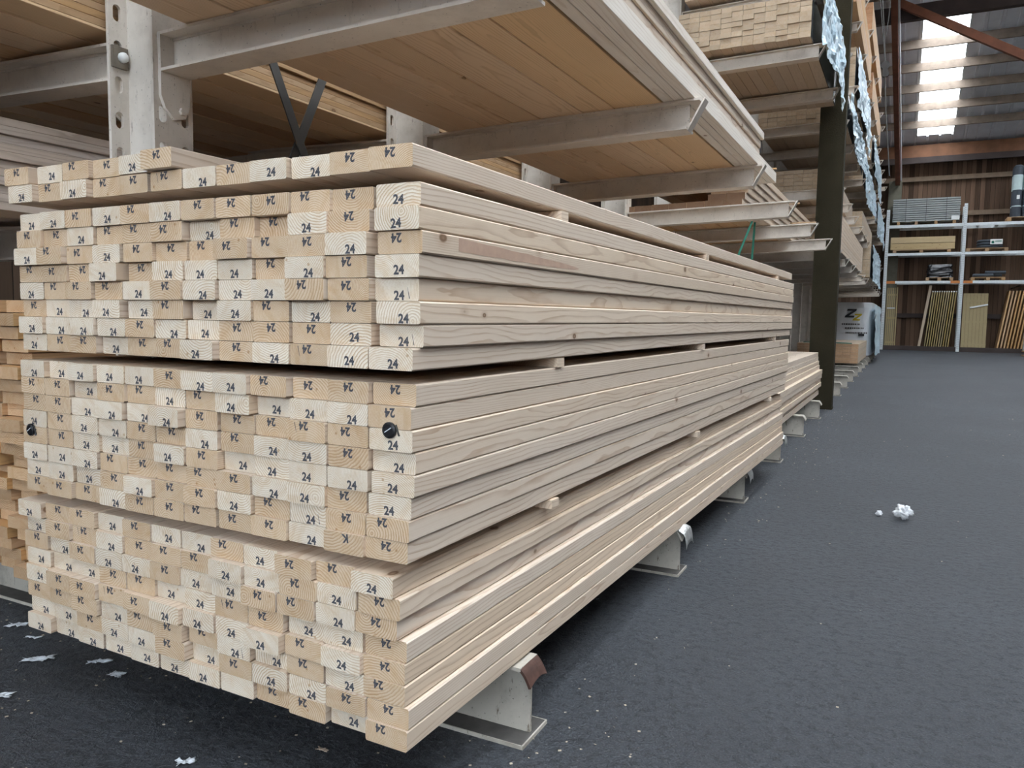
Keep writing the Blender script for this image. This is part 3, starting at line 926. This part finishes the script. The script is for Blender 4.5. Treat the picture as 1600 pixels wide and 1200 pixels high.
def package(label, x1, y0, L, z0, cols, rows, bw, bh, film=None, mat='rough', group='strapped packages on the racks', color=(0.64, 0.53, 0.40, 1), jit=0.012, seed=1, fz=-0.1, fl=None, ft=0.02, fo=0.03, name='lumber_package'):
    r_ = random.Random(seed)
    t = thing(name, label, 'package', (x1 - cols * bw / 2, y0, z0), group=group)
    me = bm(bw - 0.0016, bh - 0.0026, L, mat)
    for r in range(rows):
        for c in range(cols):
            v = r_.uniform(0.86, 1.06)
            o = link('board', me, t, ((c - (cols - 1) / 2) * bw, r_.uniform(0, jit), (r + 0.5) * bh + 0.002), (0, 0, 0), tuple(a * v for a in color[:3]) + (1,))
    if film:
        fy = fl or L
        draped(t, cols * bw / 2, 0.06, fy, rows * bh + ft, fz, seed, film, off=fo)
        k = MB().box(cols * bw / 2 + 0.003, cols * bw / 2 + 0.010, 0.02, fy, 0.0, rows * bh)
        k.obj('shade_backing', M['black_film'], t)  # black sheet stands in for the shade behind the film
    return t
package('high timber package with stepped board ends and pale blue plastic hanging over its lane side', -0.03, 6.25, 2.5, 3.582, 12, 8, 0.099, 0.0458, 'blue_film', seed=5, fz=-0.07, jit=0.022, ft=0.30, fo=0.075)
package('topmost near timber package of boards lying above the blue-wrapped one', -0.0, 6.30, 2.6, 4.08, 10, 9, 0.118, 0.042, None, 'spruce', seed=6)

z0s = {'l1': L1Z + 0.003, 'l15': 2.753, 'l2': 3.582, 'l25': 4.383, 'l3': 5.253, 'l4': 6.103}
package('light board package just beyond the dark post at arm height', 0.04, 9.55, 5.4, z0s['l1'], 8, 9, 0.15, 0.052, None, 'spruce', seed=11, jit=0.1)
package('board package with torn plastic, second beyond the post at arm height', 0.08, 17.3, 5.0, z0s['l1'] + 0.05, 8, 9, 0.15, 0.075, 'blue_film', seed=12)
package('low rough package beyond the post, one shelf above arm height', -0.10, 9.75, 4.0, z0s['l15'], 9, 6, 0.12, 0.05, None, seed=13)
package('rough package beyond the post on the second shelf, farther along', 0.02, 14.6, 4.2, z0s['l15'], 9, 7, 0.12, 0.05, None, seed=14)
package('plastic-hung package directly beyond the post on the third shelf', 0.03, 9.7, 3.9, z0s['l2'], 9, 7, 0.12, 0.055, 'blue_film', seed=15, fz=-0.12)
package('package with a pointed blue plastic flap deep in the far rack', 0.0, 14.4, 4.5, z0s['l2'], 9, 8, 0.12, 0.055, 'blue_film', seed=16, fz=-0.25)
package('deepest package on the third shelf of the far rack', 0.02, 20.3, 5.2, z0s['l2'], 9, 8, 0.12, 0.055, 'blue_film', seed=17, fz=-0.35)
package('high package beyond the post with film hanging to the shelf below', 0.0, 11.3, 4.0, z0s['l25'], 9, 11, 0.12, 0.058, 'blue_film', seed=18, fz=-0.2)
package('high package deeper in the far rack with scraps of film', 0.02, 16.6, 4.6, z0s['l25'], 9, 9, 0.12, 0.055, 'blue_film', seed=19, fz=-0.3)
package('upper brown package above the post-side film in the far rack', 0.05, 10.2, 4.2, z0s['l3'], 9, 9, 0.12, 0.06, None, 'orange_wood', seed=20, color=(0.55, 0.33, 0.2, 1))
package('upper brown package at the far end of the tall rack', 0.05, 15.2, 4.5, z0s['l3'], 9, 8, 0.12, 0.06, None, 'orange_wood', seed=21, color=(0.55, 0.33, 0.2, 1))
package('highest brown package in the far rack, near the roof', 0.05, 14.0, 5.0, z0s['l4'], 9, 8, 0.12, 0.06, None, 'orange_wood', seed=22, color=(0.55, 0.33, 0.2, 1))
# floor packages beyond the post
package('small low package of boards on the floor feet beyond the post', -0.02, 16.4, 3.6, 0.2035, 8, 7, 0.15, 0.058, None, seed=23, color=(0.62, 0.43, 0.28, 1))
tag(MB().bar((-1.1, 16.42, 0.63), (-0.15, 16.42, 0.625), 0.06, 0.02).obj('green_strap', M['green']), 'green strap lying across the small low package beyond the post', 'strap')

# white wrapped package with a printed mark
t = thing('wrapped_package', 'white plastic-wrapped package with a black zigzag mark on the floor beyond the post', 'package', (-0.55, 20.6, 0.2035))
def fn(u, v):
    a = u * 2 * PI
    # rounded box outline
    cx_, cy_ = math.cos(a), math.sin(a)
    p = 0.30
    X = math.copysign(abs(cx_) ** p, cx_) * 0.60
    Y = math.copysign(abs(cy_) ** p, cy_) * 2.3 + 2.3
    z = v * 1.36
    d = 0.016 * noise.fractal(Vector((X * 3, Y * 2, z * 4)), 0.8, 2, 3)
    s = 1 - 0.03 * max(0, v - 0.9) * 10
    return (X * s * (1 + d), (Y - 2.3) * s + 2.3 + d, z)
wb = MB().grid(fn, 72, 20)
wb.add([fn(i / 72, 1.0) for i in range(72)], [tuple(range(72))])
wb.obj('wrap', M['white_film'], t)
def zig(x, z, sc, mat, name):
    mb = MB()
    pts = [(-0.5, 0.5), (0.5, 0.5), (0.5, 0.28), (-0.1, -0.28), (0.5, -0.28), (0.5, -0.5), (-0.5, -0.5), (-0.5, -0.28), (0.1, 0.28), (-0.5, 0.28)]
    mb.prism([(x + a * sc + b * sc * 0.3, z + b * sc) for a, b in pts], 'y', -0.052, -0.046)
    mb.obj(name, mat, t)
zig(0.10, 1.08, 0.22, M['black'], 'printed_mark')
zig(0.26, 0.98, 0.17, M['yellow'], 'printed_mark')
for i, (a, b, z) in enumerate(((-0.1, 0.32, 0.80), (-0.02, 0.42, 0.70), (0.0, 0.5, 0.58))):
    mb = MB()
    q = a
    while q < b:
        w = random.uniform(0.02, 0.05)
        mb.box(q, min(q + w, b), -0.050, -0.045, z - 0.02, z + 0.02); q += w + 0.012
    mb.obj('printed_line', M['brace'], t)
MB().box(0.30, 0.44, -0.052, -0.045, 0.50, 0.56).obj('black_sticker', M['black'], t)
draped(t, 0.63, 0.1, 4.6, 1.3, 0.02, 31, 'blue_film', 'plastic_wrap', 0.10)

# straps hanging over the pile's far corner, black thing on an upright
def strap(pts, w, label):
    pts = [Vector(p) for p in pts]
    mb = MB()
    vs = []
    for p in pts:
        vs += [p - Vector((w / 2, 0, 0)), p + Vector((w / 2, 0, 0))]
    mb.add(vs, [(2 * i, 2 * i + 1, 2 * i + 3, 2 * i + 2) for i in range(len(pts) - 1)])
    o = mb.obj('strap', M['green'])
    s = o.modifiers.new('t', 'SOLIDIFY'); s.thickness = 0.003
    tag(o, label, 'strap', 'green straps on the rack arms')
strap([(-0.24, 4.97, 1.86 - 0.02), (-0.26, 4.90, 1.74), (-0.30, 4.84, 1.60), (-0.33, 4.80, 1.45), (-0.34, 4.79, 1.30)], 0.016, 'slanting green strap hanging from a rack arm behind the pile')
strap([(-0.23, 5.03, 1.84), (-0.235, 5.02, 1.65), (-0.24, 5.01, 1.50), (-0.24, 5.0, 1.30)], 0.016, 'straight green strap hanging from a rack arm behind the pile')
bt = MB().tube([(-1.225, yk(8) - 0.075, 1.95), (-1.215, yk(8) - 0.085, 1.88), (-1.21, yk(8) - 0.09, 1.78), (-1.215, yk(8) - 0.085, 1.66), (-1.225, yk(8) - 0.075, 1.6)], [0.03, 0.075, 0.06, 0.03, 0.02], 8)
tag(bt.obj('rubber_glove', M['black'], smooth=True), 'small black bundle hung on a rack upright beyond the pile', 'bundle')

# ------------------------------------------------------------------ hoist cables
h = thing('cable_pulley', 'pulley block hanging on steel cables beside the rust-red column', 'pulley', (0.065, 20.0, 0))
MB().tube([(0, 0, 7.2), (-0.19, 0, 8.8), (-0.29, 0, 9.7)], 0.012, 6).obj('cable', M['cable'], h)
MB().tube([(0.01, 0, 7.2), (-0.14, 0, 8.8), (-0.23, 0, 9.7)], 0.012, 6).obj('cable', M['cable'], h)
MB().tube([(-0.02, 0.02, 7.9), (0.02, 0.02, 8.4), (0.07, 0.02, 9.7)], 0.010, 6).obj('cable', M['cable'], h)
MB().tube([(0.0, 0, 7.0), (0.06, 0, 6.2), (0.22, 0, 4.6)], 0.016, 6).obj('cable', M['cable'], h)
pb = MB().tube([(0, -0.04, 7.22), (0, 0.04, 7.22)], 0.10, 14).tube([(0.02, -0.04, 7.02), (0.02, 0.04, 7.02)], 0.075, 14).box(-0.05, 0.06, -0.05, -0.04, 6.95, 7.3).box(-0.05, 0.06, 0.04, 0.05, 6.95, 7.3)
pb.obj('pulley_block', M['brace'], h)

# ------------------------------------------------------------------ pallet rack along the back wall
YQ = 32.0
pr = thing('pallet_rack', 'galvanised pallet rack against the dark plank back wall', 'rack', (0, YQ, 0))
def upright(x, top):
    mb = MB()
    for yy in (0, 0.9):
        mb.box(x - 0.055, x - 0.045, yy, yy + 0.08, 0, top).box(x + 0.045, x + 0.055, yy, yy + 0.08, 0, top)
        mb.box(x - 0.045, x + 0.045, yy, yy + 0.006, 0, top)
        z = 0.12
        while z < top - 0.05:
            for s in (-0.022, 0.022):
                mb.box(x + s - 0.007, x + s + 0.007, yy - 0.003, yy + 0.001, z, z + 0.022, 1)
            z += 0.065
    z = 0.3
    while z < top - 0.6:
        mb.bar((x, 0.08, z), (x, 0.9, z + 0.5), 0.03, 0.03); z += 1.0
    mb.obj('upright', [M['galv'], M['black']], pr)
for x, tp in ((0.0, 5.30), (2.555, 5.42), (5.11, 5.42)):
    upright(x, tp)
for z, hh in ((2.57, 0.10), (3.62, 0.10), (4.66, 0.11)):
    for xa, xb in ((0.055, 2.50), (2.61, 5.055)):
        for yy in (0.0, 0.90):
            MB().box(xa, xb, yy + 0.005, yy + 0.055, z - hh / 2, z + hh / 2).obj('beam', M['galv'], pr)
for xa, xb in ((0.055, 2.50), (2.61, 5.055)):
    for q, nx in enumerate((0.35, 0.95, 1.55, 2.1)):
        for z in (2.57, 3.62, 4.66):
            MB().box(xa + nx, xa + nx + 0.10, 0.06, 0.90, z + 0.02, z + 0.048).obj('cross_slat', M['pallet_wood'], pr)
    for x0 in (xa, xb - 0.30):
        MB().box(x0, x0 + 0.30, -0.004, 0.004, 2.52, 2.62).obj('beam_connector', M['orange'], pr)
    MB().box(xa, xb, 0.0, 0.06, 0.0, 0.17).obj('floor_rail', M['dark_beam'], pr)

def pallet_at(x0, x1, z, label, y=0.0, d=0.85, h=0.12):
    t = thing('pallet', label, 'pallet', ((x0 + x1) / 2, YQ + y, z), group='pallets on the back rack')
    w = x1 - x0
    mb = MB()
    for i in range(6):
        yy = i * d / 5.4
        mb.box(-w / 2, w / 2, yy, yy + 0.09, h - 0.022, h)
    mb.obj('deck', M['pallet_wood'], t)
    for sx in (-w / 2, -0.06, w / 2 - 0.12):
        b = MB()
        for yy in (0, d / 2 - 0.05, d - 0.10):
            b.box(sx, sx + 0.12, yy, yy + 0.10, 0.022, h - 0.022)
        b.box(sx, sx + 0.12, 0, d, 0.0, 0.022)
        b.obj('runner', M['pallet_wood'], t)
    return t
BT = {1: 2.625, 2: 3.675, 3: 4.72}
# black wrapped goods
pallet_at(1.38, 2.28, BT[1], 'wooden pallet under the black-wrapped goods on the lowest rack beam')
def blob_box(x0, x1, y0, y1, z0, z1, amp, seed, name, mat, p=0.22):
    cx_, cy_ = (x0 + x1) / 2, (y0 + y1) / 2
    def fn(u, v):
        a = u * 2 * PI
        c, s = math.cos(a), math.sin(a)
        k = 1.0 - 0.12 * v ** 6
        X = math.copysign(abs(c) ** p, c) * (x1 - x0) / 2 * k
        Y = math.copysign(abs(s) ** p, s) * (y1 - y0) / 2 * k
        dd = amp * noise.fractal(Vector((X * 4 + seed, Y * 4, v * 5)), 0.8, 2, 3)
        return (cx_ + X * (1 + dd), cy_ + Y * (1 + dd), z0 + (z1 - z0) * v + (amp * 0.4 * dd if v > 0.9 else 0))
    mb = MB().grid(fn, 48, 12)
    mb.add([fn(i / 48, 1.0) for i in range(48)], [tuple(range(48))])
    return mb.obj(name, M[mat])
tag(blob_box(1.42, 2.26, YQ + 0.02, YQ + 0.82, BT[1] + 0.121, BT[1] + 0.60, 0.10, 4, 'wrapped_goods', 'black_film'), 'black film-wrapped goods on a pallet on the lowest rack beam', 'goods')
# rolls on a pallet
pallet_at(2.85, 3.92, BT[1], 'wooden pallet under the short black rolls on the lowest rack beam')
for i, (x0, x1, z, ry, w) in enumerate(((2.92, 3.55, 0.06, 0.12, 'left front'), (3.30, 3.95, 0.17, 0.30, 'upper right'), (2.92, 3.85, 0.06, 0.50, 'rear'))):
    mb = MB().tube([(x0, YQ + ry, BT[1] + 0.12 + z + 0.005), (x1, YQ + ry, BT[1] + 0.12 + z + 0.005)], 0.062, 16)
    tag(mb.obj('felt_roll', M['roll']), 'short dark roll lying %s on a pallet on the lowest beam' % w, 'roll', 'dark rolls lying on a pallet')
# timbers on a pallet, second beam
pallet_at(0.22, 2.15, BT[2], 'wide wooden pallet under the two layers of yellowish timbers', h=0.11)
for i in range(2):
    for j in range(3):
        put('squared_timber', bm(0.24, 0.222, 2.14, 'yellow_wood'), 0.13, YQ + 0.13 + j * 0.245, BT[2] + 0.112 + 0.12 + i * 0.238, 'yellowish squared timber on the second rack beam, %s layer, %s row' % (('lower', 'upper')[i], ('front', 'middle', 'rear')[j]), 'timber', 'squared timbers on the second beam', rot=(0, 0, -PI / 2), col=(0.5, 0.4, 0.2, 1))
# coil with label
pallet_at(2.64, 3.95, BT[2], 'wooden pallet under the dark coil on the second rack beam')
t = thing('pipe_coil', 'flat dark coil with a white label on the second rack beam', 'coil', (3.40, YQ + 0.43, BT[2] + 0.122))
for q in range(3):
    pts = [(0.37 * math.cos(a) , 0.37 * math.sin(a), 0.055 + q * 0.098) for a in [2 * PI * i / 40 for i in range(41)]]
    MB().tube(pts, 0.055, 8, caps=False).obj('coil_ring', M['roll'], t, smooth=True)
MB().box(-0.02, 0.36, -0.445, -0.435, 0.12, 0.30).obj('label', M['paper'], t)
MB().box(0.02, 0.10, -0.449, -0.445, 0.15, 0.24).box(0.13, 0.33, -0.449, -0.445, 0.21, 0.24).obj('label_print', M['green'], t)
# composite decking pack, top beam
t = thing('decking_pack', 'pack of grey composite decking boards with a white label on the top beam', 'decking', (1.26, YQ, BT[3]))
for sx in (-0.95, -0.35, 0.30, 0.90):
    MB().box(sx, sx + 0.10, 0.02, 0.85, 0.0, 0.115).obj('bearer', M['pallet_wood'], t)
me = MB().box(-1.11, 1.11, 0.0, 0.135, 0, 0.056).mesh('board', M['decking'])
for i in range(11):
    for j in range(5):
        link('board', me, t, (random.uniform(-0.01, 0.01), 0.03 + j * 0.145 + random.uniform(0, 0.008), 0.118 + i * 0.0785))
for sx in (-0.68, 0.0, 0.66):
    MB().box(sx, sx + 0.012, 0.020, 0.028, 0.11, 0.985).obj('strap', M['black'], t)
MB().box(0.84, 1.10, 0.012, 0.020, 0.13, 0.28).obj('label', M['paper'], t)
# felt rolls standing on a pallet, top beam
pallet_at(3.86, 5.0, BT[3], 'wooden pallet under the tall upright rolls on the top beam', h=0.15)
for i in range(3):
    for j in range(2):
        x, y = 4.12 + i * 0.32 , YQ + 0.18 + j * 0.34
        t = thing('felt_roll', 'tall upright blue-grey roll with pale wrapper, %s in the %s row on the top beam' % (('first', 'second', 'third')[i], ('front', 'rear')[j]), 'roll', (x, y, BT[3] + 0.152), group='upright felt rolls')
        zt = 1.78 + 0.06 * (i == 1)
        MB().tube([(0, 0, 0), (0, 0, zt), (0, 0, zt + 0.05)], [0.15, 0.15, 0.09], 20).obj('roll', M['roll'], t, smooth=False)
        MB().tube([(0, 0, 0.95), (0, 0, 1.48)], 0.1525, 20).obj('wrapper_band', M['roll_band'], t)
        MB().tube([(0, 0, 0.36), (0, 0, 0.40)], 0.1525, 20).obj('strip', M['roll_band'], t)
        MB().box(-0.02, 0.07, -0.158, -0.150, 0.62, 0.76).obj('label', M['paper'], t)

# panels leaning in the bottom bay
def slat_panel(name, label, x, w, h, n, lean=0.0, mat='green_wood', tilt=0.08, y=0.30, z=0.0, gap=0.25, d=0.022, group=None, ry=0.0):
    t = thing(name, label, 'fence panel', (x, YQ + y, z), (-tilt, lean, ry), group)
    st = w / n
    slats = MB()
    for i in range(n):
        slats.box(i * st, i * st + st * (1 - gap), 0, d, 0, h)
    slats.obj('slats', M[mat], t)
    for zz in (0.25, h / 2, h - 0.3):
        MB().box(0, w, d, d + 0.03, zz, zz + 0.07).obj('rail', M[mat], t)
    return t
t = slat_panel('fence_panel', 'narrow upright treated fence panel at the left end of the bottom bay', 0.10, 0.32, 2.38, 5, y=0.20, tilt=0.05, gap=0.3)
MB().box(0.33, 0.37, -0.05, 0.05, 0, 2.4).obj('frame_post', M['green_wood'], t)
MB().box(0.02, 0.30, -0.012, -0.004, 1.58, 1.62).obj('tie', M['clear_film'], t)
tag(link('pale_post', MB().bar((1.27, YQ + 0.12, 0.06), (1.57, YQ + 0.20, 2.46), 0.09, 0.09, upv=(0, 1, 0)).mesh('pale_post', M['rough'])), 'pale square post leaning in the bottom bay left of the panel row', 'post')
for i in range(11):
    t = thing('fence_panel', 'treated panel stood on edge in the leaning row under the rack, %s from left' % ORD[i], 'fence panel', (1.46 + i * 0.077, YQ + 0.10, 0.02), (0, 0.085, 0), 'row of panels leaning under the rack')
    me = bm(0.034, 0.9, 2.22, 'green_wood')
    o = MB().box(-0.017, 0.017, 0, 0.75, 0, 2.22).obj('panel', M['green_wood'], t)
    MB().box(-0.022, 0.022, -0.005, 0.03, 2.19, 2.235).obj('white_cap', M['paper'], t)
t = slat_panel('fence_panel', 'upright yellowish slatted fence panel right of the middle rack upright', 2.66, 0.80, 2.16, 7, y=0.16, tilt=0.04, gap=0.06)
s = crumple('tie', M['paper'], ((0.22, -0.02, 1.60), (0.80, -0.02, 1.72), (0.22, -0.02, 1.66)), (0, -1, 0), 0.015, 3.0, 14, 3, t)
for i in range(10):
    t = thing('fence_panel', 'orange panel stood on edge at the right of the bottom bay, %s from left' % ORD[i], 'fence panel', (3.80 + i * 0.105, YQ + 0.06, 0.02), (0, 0.135, 0), 'row of panels at the right of the bay')
    MB().box(-0.024, 0.024, 0, 0.8, 0, 2.25).obj('panel', M['orange_wood'], t)
cv = crumple('cover_sheet', M['black_film'], ((4.12, YQ - 0.06, 2.33), (4.95, YQ - 0.06, 2.62), (4.16, YQ + 0.75, 2.36)), (0, -0.3, 1), 0.05, 8.0, 18, 12)
tag(cv, 'black plastic sheet thrown over the right-hand panels', 'sheet')

# pale stack at the right edge of the lane
t = thing('pallet_stack', 'pale stacked packs on a pallet at the right edge of the lane', 'pallet stack', (4.55, 29.0, 0))
MB().box(-0.22, 0.9, -0.05, 0.9, 0.0, 0.03).box(-0.20, -0.08, 0, 0.1, 0.03, 0.14).box(0.3, 0.42, 0, 0.1, 0.03, 0.14).box(-0.22, 0.9, -0.05, 0.9, 0.14, 0.17).obj('pallet', M['pallet_wood'], t)
for i in range(6):
    MB().box(-0.20 + 0.01 * (i % 2), 0.85, 0, 0.85, 0.172 + i * 0.2, 0.172 + i * 0.2 + 0.19).obj('pack', M['white_film'], t)

# ------------------------------------------------------------------ bits lying on the floor
def scrap(x, y, s, seed, label, mat='clear_film', asp=0.45, amp=0.35, rz=0.0, name='plastic_scrap', cat='scrap', group='plastic scraps on the floor'):
    def fn(u, v):
        a = (u - 0.5) * s; b = (v - 0.5) * s * asp
        r = 0.95 - 0.9 * abs(noise.noise(Vector((u * 3 + seed, v * 3, seed))))
        zz = 0.003 + s * amp * 0.35 * (0.45 + 0.75 * noise.fractal(Vector((u * 2.6 + seed, v * 2.2, seed * 3)), 0.8, 2, 3))
        X, Y = a * r, b * r + 0.15 * s * noise.noise(Vector((u * 3, seed, 7)))
        return (X * math.cos(rz) - Y * math.sin(rz), X * math.sin(rz) + Y * math.cos(rz), max(0.0015, zz))
    o = MB().grid(fn, 14, 8).obj(name, M[mat], None, (x, y, 0), smooth=True)
    so_ = o.modifiers.new('t', 'SOLIDIFY'); so_.thickness = 0.001; so_.offset = 1
    return tag(o, label, cat, group)
scrap(-1.83, 0.30, 0.075, 1, 'crumpled milky plastic scrap at the left edge of the floor, upper', rz=0.5)
scrap(-1.68, 0.265, 0.06, 2, 'milky plastic scrap just right of the upper left-edge one', rz=0.4, asp=0.3)
scrap(-1.50, 0.17, 0.105, 3, 'largest milky plastic scrap on the floor left of the boards', rz=0.7, asp=0.3)
scrap(-1.40, 0.33, 0.06, 4, 'plastic scrap close under the bottom left corner of the boards', rz=0.2)
scrap(-1.93, 0.18, 0.06, 5, 'plastic scrap cut by the left picture edge', rz=0.3)
scrap(-1.32, 0.25, 0.08, 6, 'curled plastic scrap under the left boards', rz=0.8, asp=0.3)
scrap(-1.20, 0.22, 0.05, 7, 'small white tuft on the floor below the second board column', rz=0.1, asp=0.7)
scrap(-0.643, -0.005, 0.05, 8, 'pale frayed tuft at the bottom edge of the floor', rz=1.0, asp=0.5, amp=0.6)
scrap(-1.38, -0.02, 0.09, 9, 'flat greyish film smear at the lower left of the floor', rz=0.5, asp=0.4, amp=0.15)
scrap(-0.39, 0.195, 0.038, 10, 'tan wood chip on the floor under the stamped boards', 'spruce', 0.4, 0.3, 0.1, 'wood_chip', 'wood chip', 'chips on the floor')
def lump(x, y, r, label, seed):
    bmm = bmesh.new()
    bmesh.ops.create_icosphere(bmm, subdivisions=4, radius=r)
    for v in bmm.verts:
        d = 1 + 0.55 * noise.fractal(v.co / r * 1.4 + Vector((seed, 0, 0)), 0.7, 2, 4)
        v.co = Vector((v.co.x * d, v.co.y * d * 0.85, v.co.z * d * 0.95))
    zmin = min(v.co.z for v in bmm.verts)
    for v in bmm.verts: v.co.z -= zmin
    me = D.meshes.new('foam_lump'); bmm.to_mesh(me); bmm.free()
    me.materials.append(M['fluff'])
    tag(link('foam_lump', me, None, (x, y, -0.001), smooth=True), label, 'foam lump', 'white lumps in the lane')
lump(0.894, 3.50, 0.040, 'large white foam lump lying in the lane', 2.0)
lump(0.775, 3.52, 0.014, 'tiny white foam lump left of the large one', 5.0)
# fine flakes scattered over the asphalt
mb = MB()
rr = random.Random(12)
for i in range(900):
    if i < 380:
        x, y = rr.uniform(-2.4, 0.4), rr.uniform(-0.5, 0.7)
    elif i < 600:
        x, y = rr.gauss(0.12, 0.10), rr.uniform(0.3, 9)
    else:
        x, y = rr.uniform(0.1, 3.6), rr.uniform(0.2, 12) ** 1.0
    s = rr.uniform(0.0015, 0.0045) * (1.3 if y > 3 else 1)
    a = rr.uniform(0, PI)
    c, s_ = math.cos(a) * s, math.sin(a) * s
    k = rr.uniform(0.25, 0.8)
    z0, z1 = 0.0006, 0.0006 + s * 0.5
    vs = [(x - c + s_ * k, y - s_ - c * k, z0), (x + c + s_ * k, y + s_ - c * k, z0), (x + c - s_ * k, y + s_ + c * k, z1), (x - c - s_ * k, y - s_ + c * k, z1)]
    mb.add(vs, [(0, 1, 2, 3)])
tag(mb.obj('wood_shavings', M['chip']), 'fine pale shavings and specks scattered over the dark asphalt', 'shavings', kind='stuff')
